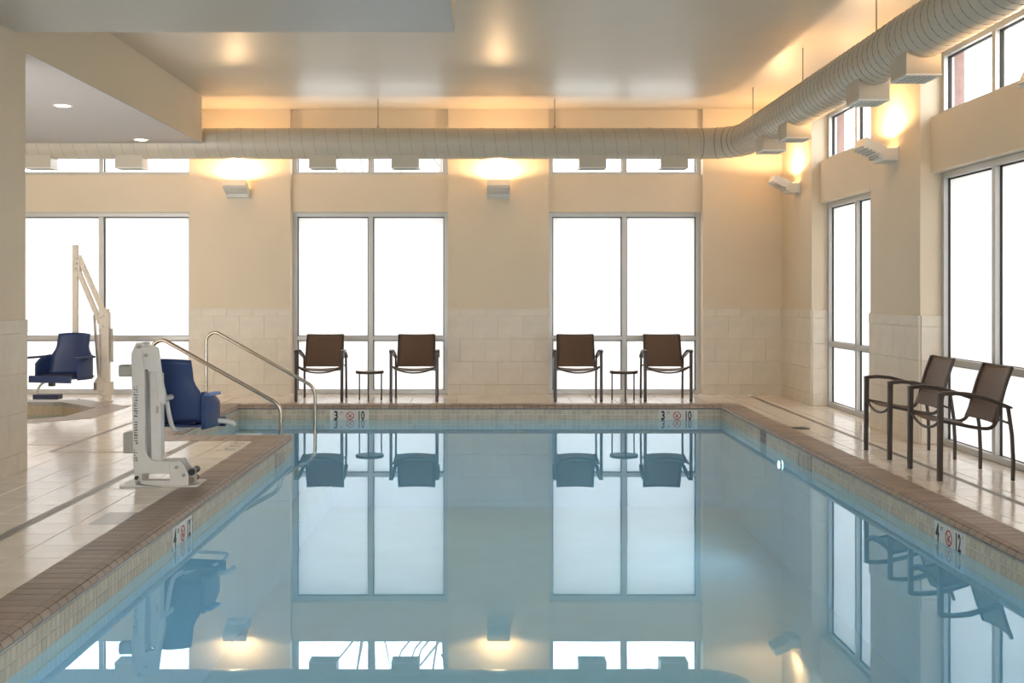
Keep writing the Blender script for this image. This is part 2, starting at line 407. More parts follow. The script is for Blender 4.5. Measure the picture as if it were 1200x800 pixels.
# ceiling and soffits
tag(MB().box(ROOM_L-.3, XR+WALL_T, ROOM_N-.3, YB+WALL_T, ZC, ZC+.25).build('ceiling', 'ceiling_paint'), 'glossy beige ceiling over the pool', 'ceiling', kind='structure')
SOF_Z, NEAR_Z = 3.43, 3.55
sof = MB().box(ROOM_L, XL, 9.10, 14.63, SOF_Z, ZC); so = sof.build('ceiling_soffit', 'wall_paint'); tag(so, 'low ceiling soffit over the hot tub with two recessed lights', 'soffit', kind='structure')
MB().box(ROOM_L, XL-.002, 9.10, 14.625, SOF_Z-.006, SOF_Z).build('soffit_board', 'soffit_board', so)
ns = MB().box(XL, -.30, ROOM_N, 8.92, NEAR_Z, ZC).build('ceiling_drop', 'wall_paint'); tag(ns, 'dropped grey textured ceiling panel nearest the camera', 'soffit', kind='structure')
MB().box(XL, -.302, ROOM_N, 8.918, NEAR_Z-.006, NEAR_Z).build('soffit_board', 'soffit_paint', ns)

# ================================================================== FLOOR
TP, TG = .3048, .005
GX, GY = -2.61, 5.76            # a joint crossing measured on the left deck
TUB_C, TUB_A, TUB_W = (-6.2, 13.49), 1.20, .37
def clip(poly, nx, ny, c):
    """keep nx*x+ny*y >= c"""
    out = []
    for i in range(len(poly)):
        p, q = poly[i], poly[(i+1) % len(poly)]
        dp, dq = nx*p[0]+ny*p[1]-c, nx*q[0]+ny*q[1]-c
        if dp >= 0: out.append(p)
        if dp*dq < 0:
            t = dp/(dp-dq); out.append((p[0]+(q[0]-p[0])*t, p[1]+(q[1]-p[1])*t))
    return out
OCT_N = [(math.cos(k*PI/4), math.sin(k*PI/4)) for k in range(8)]
def tub_clip(poly, ap):
    cx = sum(p[0] for p in poly)/len(poly)-TUB_C[0]; cy = sum(p[1] for p in poly)/len(poly)-TUB_C[1]
    if max(n[0]*(p[0]-TUB_C[0])+n[1]*(p[1]-TUB_C[1]) for n in OCT_N for p in poly) < ap: return None
    k = max(OCT_N, key=lambda n: n[0]*cx+n[1]*cy)
    return clip(poly, k[0], k[1], ap+k[0]*TUB_C[0]+k[1]*TUB_C[1])
_ft = {}
def floor_tile(parent, x0, x1, y0, y1, m='floor_tile', tub=False):
    if x1-x0 < .03 or y1-y0 < .03: return
    cx, cy = (x0+x1)/2, (y0+y1)/2
    poly = [(x0+TG/2,y0+TG/2),(x1-TG/2,y0+TG/2),(x1-TG/2,y1-TG/2),(x0+TG/2,y1-TG/2)]
    cut = False
    if tub:
        q = tub_clip(poly, TUB_A+TUB_W+.003)
        if not q or len(q) < 3: return
        cut = len(q) != 4 or any(abs(a[0]-b[0])+abs(a[1]-b[1]) > 1e-6 for a, b in zip(q, poly)); poly = q
    if cut:
        pl = [(p[0]-cx, p[1]-cy) for p in poly]; me = MB().prism_z(pl, -.014, 0).mesh('floor_tile', m)
    else:
        key = (round(x1-x0,3), round(y1-y0,3), m)
        if key not in _ft:
            a, b, ch = (x1-x0-TG)/2, (y1-y0-TG)/2, .002; mb = MB()
            lo = [(-a,-b,-.014),(a,-b,-.014),(a,b,-.014),(-a,b,-.014)]; mi = [(p[0],p[1],-ch) for p in lo]
            hi = [(-a+ch,-b+ch,0),(a-ch,-b+ch,0),(a-ch,b-ch,0),(-a+ch,b-ch,0)]
            mb.v = lo+mi+hi; mb.f = [(3,2,1,0)]+[(i,(i+1)%4,4+(i+1)%4,4+i) for i in range(4)]+[(4+i,4+(i+1)%4,8+(i+1)%4,8+i) for i in range(4)]+[(8,9,10,11)]
            _ft[key] = mb.mesh('floor_tile', m)
        me = _ft[key]
    inst(me, 'floor_tile', parent, (cx, cy, 0))
def cuts(a, b, origin, skip=()):
    k = math.ceil((a-origin)/TP+1e-6); xs = [a]
    while origin+k*TP < b-1e-6: xs.append(origin+k*TP); k += 1
    xs.append(b); return xs
def tile_field(parent, x0, x1, y0, y1, ox, oy, tub=False, grey=None):
    xs, ys = cuts(x0, x1, ox), cuts(y0, y1, oy)
    for a, b in zip(xs[:-1], xs[1:]):
        for c, d in zip(ys[:-1], ys[1:]):
            floor_tile(parent, a, b, c, d, 'floor_tile', tub)
CW_R, CW_L, CW_F, CW_A = .265, .285, .26, .45      # coping widths: right, left, far, alcove near edge
def slab(name, rects, label, polys=()):
    mb = MB()
    for r in rects: mb.box(*r, -.30, -.005)
    for p in polys: mb.prism_z(p, -.30, -.005)
    o = mb.build(name, 'floor_grout'); tag(o, label, 'floor', kind='structure'); return o
BIG = TUB_A+TUB_W
tx0, tx1, ty0, ty1 = TUB_C[0]-BIG, TUB_C[0]+BIG, TUB_C[1]-BIG, TUB_C[1]+BIG
q8 = BIG*math.tan(PI/8)
corners = []
for sx in (-1, 1):
    for sy in (-1, 1):
        p = [(TUB_C[0]+sx*BIG, TUB_C[1]+sy*BIG), (TUB_C[0]+sx*BIG, TUB_C[1]+sy*q8), (TUB_C[0]+sx*q8, TUB_C[1]+sy*BIG)]
        corners.append(p if sx*sy < 0 else p[::-1])
LX1 = PX0-CW_L
fl = slab('floor_left', [(XL, LX1, ROOM_N, AY0-CW_A), (XL, AX0-CW_L, AY0-CW_A, YB), (AX0-CW_L, LX1, AY0-CW_A-.002, AY0-CW_A),
        (ROOM_L, XL, 9.10, ty0), (ROOM_L, tx0, ty0, ty1), (tx1, XL, ty0, ty1), (ROOM_L, XL, ty1, YB)],
        'cream tiled deck on the left around the hot tub', corners)
fr_ = slab('floor_right', [(PX1+CW_R, XR+.32, PY0-.5, PY1+CW_F), (PX1+CW_R, XR, PY1+CW_F, YB)], 'cream tiled deck along the right-hand windows')
ff = slab('floor_far', [(AX0-CW_L, PX1+CW_R, PY1+CW_F, YB), (BO[0][0], BO[0][1], YB, YB+.32), (BO[1][0], BO[1][1], YB, YB+.32), (BO[2][0], BO[2][1], YB, YB+.32)], 'cream tiled deck along the far wall behind the pool')
fn = slab('floor_near', [(XL, XR, ROOM_N, PY0-CW_F)], 'cream tiled deck under the camera')
DR_L, DR_W = -2.917, .075     # slot drain on the left deck
tile_field(fl, XL, DR_L-DR_W/2, 5.0, 10.10, GX, GY)
tile_field(fl, DR_L+DR_W/2, LX1, 4.2, AY0-CW_A, GX, GY)
tile_field(fl, XL-.17, DR_L-DR_W/2, 10.10, AY0-CW_A, GX, GY)
tile_field(fl, -4.06, XL, 9.10, 10.10, GX, GY)
DR2, DR2_W = -4.03, .06
tile_field(fl, DR2+DR2_W/2, AX0-CW_L, AY0-CW_A, YB, GX, GY)
tile_field(fl, -7.8, DR2-DR2_W/2, 9.1, YB, GX, GY, tub=True)
tile_field(ff, AX0-CW_L, PX1+CW_R, PY1+CW_F, YB, GX, PY1+CW_F)
for a, b in BO: tile_field(ff, a, b, YB, YB+WIN_D, GX, YB-.15)
DR3, DR3_W = 3.635, .055
tile_field(fr_, PX1+CW_R, DR3-DR3_W/2, 5.4, YB, 2.72, GY)
tile_field(fr_, DR3+DR3_W/2, XR, 5.4, YB, 3.15, GY)
for a, b in RY[:2]: tile_field(fr_, XR, XR+WIN_D, b, a, XR+.3, GY)
def drain(x, w_, y0, y1, parent):
    c = MB().box(x-w_/2, x+w_/2, y0, y1, -.03, -.008).build('slot_drain', 'dark_metal', parent)
    for k in (-1, 0, 1):
        MB().box(x+k*w_*.36-w_*.11, x+k*w_*.36+w_*.11, y0, y1, -.02, -.001).build('drain_bar', 'drain_steel', c)
drain(DR_L, DR_W, 4.2, 10.85, fl); drain(DR2, DR2_W, 10.1, YB, fl); drain(DR3, DR3_W, 5.4, YB, fr_)
MB().box(XL-.16, DR_L, 10.08, 10.12, -.02, .0012).build('movement_joint', 'floor_grout', fl)
MB().box(-7.0, DR2, 10.57, 10.61, -.02, .0012).build('movement_joint', 'floor_grout', fl)
MB().box(-2.53, LX1-.004, 6.95, 7.33, -.02, .0012).build('grey_floor_tile', 'floor_tile_grey', fl)

# ================================================================== POOL
ZB = -1.30
pool = empty('pool_basin'); tag(pool, 'pale blue plastered swimming pool basin with step alcove', 'pool', kind='structure')
def wallq(x0, y0, x1, y1, name='basin_wall'):
    return MB().add([(x0,y0,ZB),(x1,y1,ZB),(x1,y1,-.05),(x0,y0,-.05)], [(0,1,2,3)])
T = .2
MB().box(PX1, PX1+T, PY0-T, PY1+T, ZB, -.052).build('basin_wall', 'plaster', pool)
MB().box(AX0-T, PX1, PY1, PY1+T, ZB, -.052).build('basin_wall', 'plaster', pool)
MB().box(PX0-T, PX0, PY0-T, AY0, ZB, -.052).build('basin_wall', 'plaster', pool)
MB().box(AX0-T, PX0-T, AY0-T, AY0, ZB, -.052).build('basin_wall', 'plaster', pool)
MB().box(AX0-T, AX0, AY0, PY1, ZB, -.052).build('basin_wall', 'plaster', pool)
MB().box(PX0, PX1, PY0-T, PY0, ZB, -.052).build('basin_wall', 'plaster', pool)
MB().box(AX0-T, PX1+T, PY0-T, PY1+T, ZB-.1, ZB).build('basin_floor', 'plaster', pool)
for k in range(4):
    MB().box(AX0+.30*k, AX0+.30*(k+1), AY0, PY1, ZB, -.30-.24*k).build('pool_step', 'plaster', pool, bevel=.015)
# coping: bullnosed bricks laid across the edge
_cp = {}
def coping_brick(width, pitch, m='coping'):
    key = (round(width,3), round(pitch,4), m)
    if key not in _cp:
        # profile along +y = away from the water, nose at y=0 ; brick length along x
        nose = [(.030, .004), (.006, -.003), (-.010, -.018), (-.014, -.032), (-.006, -.048), (.02, -.052)]
        prof = [(width, -.052), (width, .0), (width-.003, .003), (.046, .003), (.042, -.002), (.038, .003)] + nose
        a = pitch/2-.0035
        b = MB().prism_x(prof, -a, a); _cp[key] = b.mesh('coping_brick', m, 35)
    return _cp[key]
def coping_run(name, label, width, x0, y0, x1, y1, rz, pitch=.1016):
    L = math.hypot(x1-x0, y1-y0); n = max(1, round(L/pitch)); p = L/n
    root = empty(name); tag(root, label, 'coping', kind='structure')
    bed = MB().box(-L/2, L/2, .002, width-.002, -.056, -.004).build('mortar_bed', 'mortar', root)
    bed.location = ((x0+x1)/2, (y0+y1)/2, 0); bed.rotation_euler = (0,0,rz)
    me = coping_brick(width, p)
    for i in range(n):
        t = (i+.5)/n; inst(me, 'coping_brick', root, (x0+(x1-x0)*t, y0+(y1-y0)*t, random.uniform(-.0008,.0008)), rz)
    return root
coping_run('trim_1', 'brown brick coping along the right edge of the pool', CW_R, PX1, PY1, PX1, 4.2, -PI/2)
coping_run('trim_2', 'brown brick coping along the far edge of the pool', CW_F, AX0, PY1, PX1, PY1, 0)
coping_run('trim_3', 'wide dark brown brick coping along the left edge of the pool', CW_L, PX0, 3.6, PX0, AY0, PI/2)
coping_run('trim_4', 'brown brick coping on the near side of the step alcove', CW_A, PX0-.02, AY0, AX0, AY0, PI, pitch=.15)
coping_run('trim_5', 'brown brick coping at the left end of the step alcove', CW_L, AX0, AY0, AX0, PY1, PI/2)
for nm, x, y in (('right', PX1, PY1), ('left', AX0-CW_L, PY1)):
    o = MB().box(x, x+CW_R, y, y+CW_F, -.052, .003).build('coping_corner', 'coping', bpy.data.objects['trim_2'], bevel=.004)
MB().box(AX0-CW_L, AX0, AY0-CW_A, AY0, -.052, .003).build('coping_corner', 'coping', bpy.data.objects['trim_4'], bevel=.004)
# waterline tiles
def tile_band(label, x0, y0, x1, y1, rz, w_, rows, gaps=(), dark=(), vis=None):
    """rows of mosaic tile on a pool wall from (x0,y0) to (x1,y1), facing the water"""
    L = math.hypot(x1-x0, y1-y0); n = round(L/w_); p = L/n; ux, uy = (x1-x0)/L, (y1-y0)/L
    nx, ny = uy, -ux     # towards the water
    root = empty('waterline_band'); tag(root, label, 'tile band', kind='structure')
    back = MB().box(-L/2, L/2, -.004, 0, -.26, -.060).build('grout_bed', 'grout_pool', root)
    back.location = ((x0+x1)/2, (y0+y1)/2, 0); back.rotation_euler = (0,0,rz)
    for r, (z0, z1) in enumerate(rows):
        for i in range(n):
            s = (i+.5)*p; x, y = x0+ux*s, y0+uy*s
            if any(a-p*.4 < s < b+p*.4 for a, b in gaps): continue
            dk = any(a < s < b for a, b in dark)
            me = tile_mesh('mosaic_tile', p-.004, z1-z0-.004, .010, 'mosaic_dark' if dk else 'mosaic', .0015)
            inst(me, 'mosaic_tile', root, (x, y, (z0+z1)/2), rz)
    return root
ROWS = [(-.117,-.054),(-.182,-.119),(-.247,-.184)]
M_W = .457
def span(c): return (c-M_W/2, c+M_W/2)
far_marks = [-1.83, 2.375]; right_marks = [7.14, 10.46]; left_marks = [7.30, 10.65]
tile_band('tan waterline tiles on the far wall of the pool', AX0, PY1, PX1, PY1, 0, .062, ROWS[:2], [span(m-AX0) for m in far_marks])
tile_band('tan waterline tiles on the right wall of the pool', PX1, PY1, PX1, 5.2, -PI/2, .068, ROWS[:2], [span(PY1-m) for m in right_marks], dark=[(PY1-12.15, PY1-11.93)])
tile_band('pale waterline tiles on the left wall of the pool', PX0, 4.0, PX0, AY0, PI/2, .054, ROWS[:2], [span(m-4.0) for m in left_marks])
tile_band('pale waterline tiles at the end of the step alcove', AX0, AY0, AX0, PY1, PI/2, .075, ROWS[:2])
# water
wv = [(PX0,PY0),(PX1,PY0),(PX1,PY1),(AX0,PY1),(AX0,AY0),(PX0,AY0)]
wm = MB(); wm.add([(x,y,ZW) for x, y in wv], [tuple(range(6))])
wo_ = wm.build('pool_water', 'water'); tag(wo_, 'still clear blue water filling the swimming pool', 'water', kind='stuff')
# pool light under water on the right wall
def disc_x(r, d, n=20): return MB().prism_x([(r*math.cos(2*PI*k/n), r*math.sin(2*PI*k/n)) for k in range(n)], -d, 0)
def pool_light(loc, rz, watts, lb, r=.055):
    pl = empty('pool_light', loc, rz); tag(pl, lb, 'pool light', 'underwater pool lights')
    disc_x(r, .018).build('trim_ring', 'white_metal', pl); disc_x(r*.72, .024).build('lens', 'lamp_pool', pl)
    ld = bpy.data.lights.new('pool_lamp', 'SPOT'); ld.energy = watts; ld.color = (.60,.84,1.0); ld.spot_size = 3.0; ld.spot_blend = .6; ld.shadow_soft_size = .05
    lo = bpy.data.objects.new('pool_lamp', ld); COL.objects.link(lo); lo.parent = pl; lo.location = (-.06,0,0); lo.rotation_euler = (0, PI/2, 0)
pool_light((PX1-.012, 11.30, -.30), 0, POOL_W, 'small glowing round light under water in the right pool wall')
pool_light((-.6, PY0+.002, -.70), -PI/2, 9, 'added unseen light under water in the near pool wall, left one', .10)  # this lamp and the next are out of view, added to brighten the water
pool_light((1.6, PY0+.002, -.70), -PI/2, 9, 'added unseen light under water in the near pool wall, right one', .10)

# depth markers
def ring_mesh(r0, r1, n, m):
    b = MB(); vs = []
    for y in (0, -.0012):
        for r in (r0, r1):
            vs += [(r*math.cos(2*PI*k/n), y, r*math.sin(2*PI*k/n)) for k in range(n)]
    fs = []
    for k in range(n):
        k2 = (k+1) % n; fs += [(k, k2, n+k2, n+k), (2*n+k, 3*n+k, 3*n+k2, 2*n+k2), (n+k, n+k2, 3*n+k2, 3*n+k), (k, 2*n+k, 2*n+k2, k2)]
    return b.add(vs, fs)
def depth_marker(loc, rz, feet, inch, label, faint=False):
    root = empty('depth_marker', loc, rz); tag(root, label, 'depth marker', 'depth marker tiles around the pool')
    ink = 'marker_grey' if faint else 'marker_black'; red = 'marker_faint' if faint else 'marker_red'; tw = M_W/3
    ts = []
    for k in (-1, 0, 1):
        ts.append(inst(tile_mesh('tile', tw-.003, .150, .012, 'mosaic' if faint else 'marker_white'), 'tile', root, (k*tw, 0, 0)))
    up = (PI/2, 0, 0); yf = -.0128
    def put(txt, size, x, z, sx, bold, m=ink, par=None):
        o = inst(text_mesh(txt, size, m, sx, bold), 'lettering', par, (x, yf, z), rot=up); return o
    put(feet, .155, -.028, -.003, .70, .005, par=ts[0]); put('FT', .042, .044, .034, .85, 0, par=ts[0])
    put(inch, .155, -.012, -.003, .60, .0035, par=ts[2]); put('"', .045, .060, .036, .8, 0, 'marker_grey', par=ts[2])
    rg = ring_mesh(.041, .052, 28, 'marker_red').build('prohibition_ring', red, ts[1]); rg.location = (0, yf+.0006, 0)
    bar = MB().box(-.046, .046, -.0012, 0, -.0045, .0045, Matrix.Rotation(PI/4, 4, 'Y')).build('prohibition_bar', red, ts[1]); bar.location = (0, yf+.0002, 0)
    dv = MB(); dv.box(-.030, .030, -.001, 0, -.004, .004, Matrix.Rotation(-PI/4, 4, 'Y')); dv.box(-.004,.004,-.001,0,-.030,-.012); dv.box(-.018,.0,-.001,0,-.006,.0)
    d_ = dv.build('diver_symbol', ink, ts[1]); d_.location = (0, yf+.0009, 0)
    return root
MZ = -.129
depth_marker((far_marks[0], PY1-.001, MZ), 0, '3', '10', 'white 3 FT 10 depth marker on the far pool wall near the handrail')
depth_marker((far_marks[1], PY1-.001, MZ), 0, '3', '10', 'white 3 FT 10 depth marker on the far pool wall near the right corner')
depth_marker((PX1-.001, right_marks[0], MZ), -PI/2, '4', '12', 'white 4 FT 12 depth marker on the right pool wall in front of the chairs')
depth_marker((PX1-.001, right_marks[1], MZ), -PI/2, '3', '11', 'small faint depth marker on the right pool wall beside the pool light', True)
depth_marker((PX0+.001, left_marks[0], MZ), PI/2, '4', '12', 'white 4 FT 12 depth marker on the left pool wall by the near pool lift')
depth_marker((PX0+.001, left_marks[1], MZ), PI/2, '3', '11', 'small faint depth marker on the left pool wall close to the step alcove', True)
dm = empty('deck_marker', (LX1-.095, 10.50, .0002)); tag(dm, 'small pale depth marker tile set in the deck by the step alcove', 'depth marker')
MB().box(-.085, .085, -.33, .33, -.01, .0012).build('tile', 'marker_white', dm, bevel=.0006)
for k, (a, b) in enumerate(((-.24,-.15),(-.03,.06),(.14,.25))):
    MB().box(-.05, .05, a, a+.03, .001, .0022).build('lettering', 'marker_grey', dm)
    MB().box(-.05, -.035, a, b, .001, .0022).build('lettering', 'marker_grey', dm)

# ================================================================== HOT TUB
tub = empty('hot_tub', (TUB_C[0], TUB_C[1], 0)); tag(tub, 'octagonal sunken hot tub with grey stone rim beside the left wall', 'hot tub')
def octo(ap): r = ap/math.cos(PI/8); return [(r*math.cos(PI/8+k*PI/4), r*math.sin(PI/8+k*PI/4)) for k in range(8)]
oi, oo = octo(TUB_A), octo(TUB_A+TUB_W)
nb = 9
for k in range(8):
    a, b, c, d = oi[k], oi[(k+1) % 8], oo[(k+1) % 8], oo[k]
    for j in range(nb):
        L = lambda p, q, t: (p[0]+(q[0]-p[0])*t, p[1]+(q[1]-p[1])*t)
        e = .02; t0, t1 = j/nb+e/nb, (j+1)/nb-e/nb
        MB().prism_z([L(a,b,t0), L(d,c,t0), L(d,c,t1), L(a,b,t1)], -.05, .004).build('coping_brick', 'coping_tub', tub)
    # inner wall
    oi2, oo2 = octo(TUB_A+.0), octo(TUB_A+.15)
    w_ = MB().prism_z([oi2[k], oo2[k], oo2[(k+1)%8], oi2[(k+1)%8]], -.95, -.052).build('tub_wall', 'tub_tile', tub)
MB().prism_z(octo(TUB_A+.15), -1.0, -.95).build('tub_floor', 'plaster', tub)
wt = MB(); wt.add([(*p, -.17) for p in octo(TUB_A)], [tuple(range(8))])
wto = wt.build('tub_water', 'water'); wto.location = (TUB_C[0], TUB_C[1], 0); tag(wto, 'still water filling the octagonal hot tub', 'water', kind='stuff')

# ================================================================== DUCT
DX, DZ, DR = 3.30, 3.45, .207
DY = 14.88
EL = .50      # elbow radius
duct = empty('air_duct', (0,0,0)); tag(duct, 'long cream spiral air duct hung below the ceiling along two walls', 'air duct')
def circ(n): return [(math.cos(2*PI*k/n), math.sin(2*PI*k/n)) for k in range(n)]
Y_END, X_END = -2.3, ROOM_L+.02
MB().tube([(DX, Y_END, DZ), (DX, DY-EL, DZ)], DR, 40).build('duct_run', 'duct_paint', duct, smooth=40)
MB().tube([(X_END, DY, DZ), (DX-EL, DY, DZ)], DR, 40).build('duct_run', 'duct_paint', duct, smooth=40)
arc = [(DX-EL+EL*math.sin(t), DY-EL+EL*math.cos(t), DZ) for t in [PI/2*k/14 for k in range(15)]]
MB().tube(arc, DR, 40, caps=False).build('duct_elbow', 'duct_paint', duct, smooth=40)
def helix(p0, axis, L, pitch, R, nt=20):
    pts = []; n = int(L/pitch*nt)
    for i in range(n+1):
        t = 2*PI*i/nt; s = i/nt*pitch
        if axis == 'y': pts.append((p0[0]+R*math.cos(t), p0[1]+s, p0[2]+R*math.sin(t)))
        else: pts.append((p0[0]+s, p0[1]+R*math.cos(t), p0[2]+R*math.sin(t)))
    return pts
MB().tube(helix((DX, 3.0, DZ), 'y', DY-EL-3.0, .127, DR), .0045, 4).build('spiral_seam', 'duct_seam', duct)
MB().tube(helix((-7.4, DY, DZ), 'x', DX-EL+7.4, .16, DR), .0035, 4).build('spiral_seam', 'duct_seam', duct)
for k in (0, 4, 7, 10, 14):
    t = PI/2*k/14; c = Vector(arc[k]); d = Vector((math.cos(t), -math.sin(t), 0)); a = Vector((math.sin(t), math.cos(t), 0))
    MB().tube([c+a*(DR*math.cos(q))+Vector((0,0,DR*math.sin(q))) for q in [2*PI*i/36 for i in range(36)]], .006, 6, closed=True).build('elbow_seam', 'duct_seam', duct)
for y in (6.2, 8.75, 11.3, 13.2):
    MB().tube([(DX, y-.03, DZ), (DX, y+.03, DZ)], DR+.006, 40).build('coupling_band', 'duct_paint', duct, smooth=40)
for x in (-3.4, -.15, 2.1):
    MB().tube([(x-.03, DY, DZ), (x+.03, DY, DZ)], DR+.006, 40).build('coupling_band', 'duct_paint', duct, smooth=40)
def rod(x, y):
    MB().tube([(x, y, DZ+DR-.01), (x, y, ZC-.001)], .007, 6).build('hanger_rod', 'drain_steel', duct)
    MB().tube([(x, y, DZ+DR-.012), (x, y, DZ+DR+.035)], .016, 8).build('rod_clamp', 'drain_steel', duct)
for u in (443, 650): rod((u-VPX)*DY/F_PX, DY)
for y in (9.53, 11.79, 14.05): rod(DX, y)
def diffuser(cx, cy, lx, ly):
    z0, z1 = DZ-.335, DZ-.13
    b = MB().box(cx-lx/2, cx+lx/2, cy-ly/2, cy+ly/2, z0+.006, z1).build('diffuser_box', 'duct_paint', duct, bevel=.004)
    g = MB().box(cx-lx/2-.004, cx+lx/2+.004, cy-ly/2-.004, cy+ly/2+.004, z0-.006, z0+.008).build('grille_frame', 'white_metal', b)
    along_x = lx > ly; n = 6
    for k in range(n):
        t = (k+.5)/n-.5
        if along_x: MB().box(cx-lx/2+.03, cx+lx/2-.03, cy+t*(ly-.04)-.006, cy+t*(ly-.04)+.006, z0-.010, z0-.004).build('louvre', 'grey_plastic', b)
        else: MB().box(cx+t*(lx-.04)-.006, cx+t*(lx-.04)+.006, cy-ly/2+.03, cy+ly/2-.03, z0-.010, z0-.004).build('louvre', 'grey_plastic', b)
for u in (377.5, 474.5, 695, 791, 149.5, 42): diffuser((u-VPX)*14.73/F_PX, DY+.01, .365, .27)
for y in (8.47, 9.57, 11.92, 12.95): diffuser(DX-.005, y+.17, .27, .34)

# ================================================================== SCONCES
def make_sconce():
    root = empty('wall_sconce')
    MB().box(-.155, .155, -.16, 0, -.115, .015).build('mounting_box', 'white_metal', root, bevel=.006)
    MB().box(-.165, .165, -.012, -.0005, -.125, .03).build('back_plate', 'white_metal', root, bevel=.003)
    M = Matrix.Translation((0, -.25, .035)) @ Matrix.Rotation(math.radians(-24), 4, 'X')
    h = MB().box(-.16, .16, -.105, .105, -.05, .05, M).build('lamp_head', 'white_metal', root, bevel=.006)
    for k in range(5):
        t = -.085+.042*k
        MB().box(-.163, .163, t, t+.020, -.064, -.048, M).build('cooling_fin', 'fin_metal', h)
    for s in (-1, 1):
        MB().box(s*.150-.006, s*.150+.006, -.20, -.12, -.08, .02).build('bracket', 'white_metal', root)
    MB().box(-.13, .13, -.145, -.02, .0152, .019).build('lens', 'lamp_warm', root)
    l = bpy.data.lights.new('sconce_lamp', 'SPOT'); l.energy = SCONCE_W; l.color = WARM; l.spot_size = math.radians(172); l.spot_blend = .25; l.shadow_soft_size = .05
    o = bpy.data.objects.new('sconce_lamp', l); COL.objects.link(o); o.parent = root; o.location = (0, -.24, .125); o.rotation_euler = (PI, 0, 0)
    return root
sc0 = make_sconce()
SG = 'white louvred wall uplights'
scs = [((-3.575, YB-.001, 2.90), 0, 'white uplight sconce on the far pier left of the handrail chairs'), ((.085, YB-.001, 2.90), 0, 'white uplight sconce on the middle pier of the far wall'),
       ((XR-.001, 14.90, 2.90), -PI/2, 'white uplight sconce high on the right wall in the far corner'), ((XR-.001, 11.34, 2.90), -PI/2, 'white uplight sconce on the right wall between the windows'),
       ((XR-.001, 7.73, 2.90), -PI/2, 'white uplight sconce on the right wall beside the camera'), ((XR-.001, 4.1, 2.90), -PI/2, 'white uplight sconce on the right wall behind the camera')]
for i, (p, r, lb) in enumerate(scs):
    o = sc0 if i == 0 else copy_tree(sc0)
    o.location = p; o.rotation_euler = (0, 0, r); tag(o, lb, 'wall light', SG)
# recessed downlights
def downlight(x, y, z, lb):
    root = empty('recessed_light', (x, y, z)); tag(root, lb, 'ceiling light', 'recessed ceiling lights over the hot tub')
    MB().lathe([(.075,-.004),(.10,-.004),(.10,0),(.075,0)], 24).build('trim_ring', 'white_metal', root)
    MB().lathe([(.001,-.0055),(.074,-.0055),(.074,-.001),(.001,-.001)], 24).build('lens', 'lamp_down', root)
    l = bpy.data.lights.new('downlight_lamp', 'SPOT'); l.energy = DOWN_W; l.color = (1,.87,.70); l.spot_size = 2.0; l.spot_blend = .5; l.shadow_soft_size = .07
    o = bpy.data.objects.new('downlight_lamp', l); COL.objects.link(o); o.parent = root; o.location = (0,0,-.03)
downlight(-4.53, 11.70, SOF_Z-.006, 'round recessed light in the low soffit, the one nearer the camera')
downlight(-4.53, 14.30, SOF_Z-.006, 'round recessed light in the low soffit near the far window')

# ================================================================== CHAIRS
def make_chair():
    root = empty('sling_armchair'); fm = 'chair_frame'
    for s in (-1, 1):
        MB().ribbon([(.0,0),(.002,.3),(.006,.668)], s*.305-.019, s*.305+.019, [.036,.036,.040]).build('leg', fm, root, bevel=.004)
        MB().ribbon([(.572,0),(.575,.15),(.565,.35),(.535,.56)], s*.288-.014, s*.288+.014, .024).build('leg', fm, root, bevel=.004)
        path = [(-.013,.664),(.02,.672),(.10,.678),(.22,.668),(.36,.632),(.48,.590),(.56,.562)]
        xc = [.305,.306,.308,.306,.302,.296,.290]
        MB().ribbon(path, [s*x-.026 for x in xc], [s*x+.026 for x in xc], [.030,.030,.030,.030,.028,.024,.016]).build('armrest', fm, root, bevel=.006)
        rail = smooth_path([(0,.01,.462),(0,.12,.440),(0,.26,.412),(0,.36,.398),(0,.42,.408),(0,.46,.46),(0,.495,.60),(0,.535,.74),(0,.585,.875)], 4)
        rr = [(p.y, p.z) for p in rail]; n = len(rr); xs = [s*(.272-.026*i/(n-1)) for i in range(n)]
        MB().ribbon(rr, [x-.011 for x in xs], [x+.011 for x in xs], .026).build('side_rail', fm, root, bevel=.004)
        MB().tube([(s*.26,.47,.47),(s*.286,.562,.435)], .009, 6).build('rail_strut', fm, root)
        MB().tube([(s*.29,.008,.468),(s*.268,.04,.458)], .010, 6).build('rail_strut', fm, root)
    sm = smooth_path([(-.296,.006,.470),(-.20,.006,.418),(-.07,.006,.388),(.07,.006,.388),(.20,.006,.418),(.296,.006,.470)], 5)
    MB().tube(sm, .011, 8).build('front_stretcher', fm, root, smooth=50)
    MB().box(-.285, .285, .528, .542, .555, .578).build('back_bar', fm, root, bevel=.003)
    def seat(u, v):
        x = (u-.5)*2*.262; y = .02+.37*v
        z = .458-.062*v+.004*math.sin(v*PI)-.018*(1-(2*u-1)**2)
        return (x, y, z)
    MB().grid(seat, 10, 8).build('seat', 'sling', root, smooth=60, solid=.005)
    bp = [(.432,.440),(.450,.485),(.487,.585),(.533,.735),(.583,.868)]
    bpp = smooth_path([(0,*p) for p in bp], 4)
    def back(u, v):
        i = v*(len(bpp)-1); k = min(int(i), len(bpp)-2); p = bpp[k].lerp(bpp[k+1], i-k)
        hw = .262-.022*v; x = (u-.5)*2*hw; sag = .022*(1-(2*u-1)**2)
        return (x, p.y+sag, p.z-.006*(1-(2*u-1)**2)*v)
    MB().grid(back, 10, 14).build('backrest', 'sling', root, smooth=60, solid=.005)
    tb = smooth_path([(-.244,.588,.872),(-.12,.606,.867),(0,.612,.866),(.12,.606,.867),(.244,.588,.872)], 4)
    MB().tube(tb, .010, 6).build('top_rail', fm, root, smooth=50)
    return root
ch0 = make_chair(); CG = 'brown mesh sling armchairs around the pool'
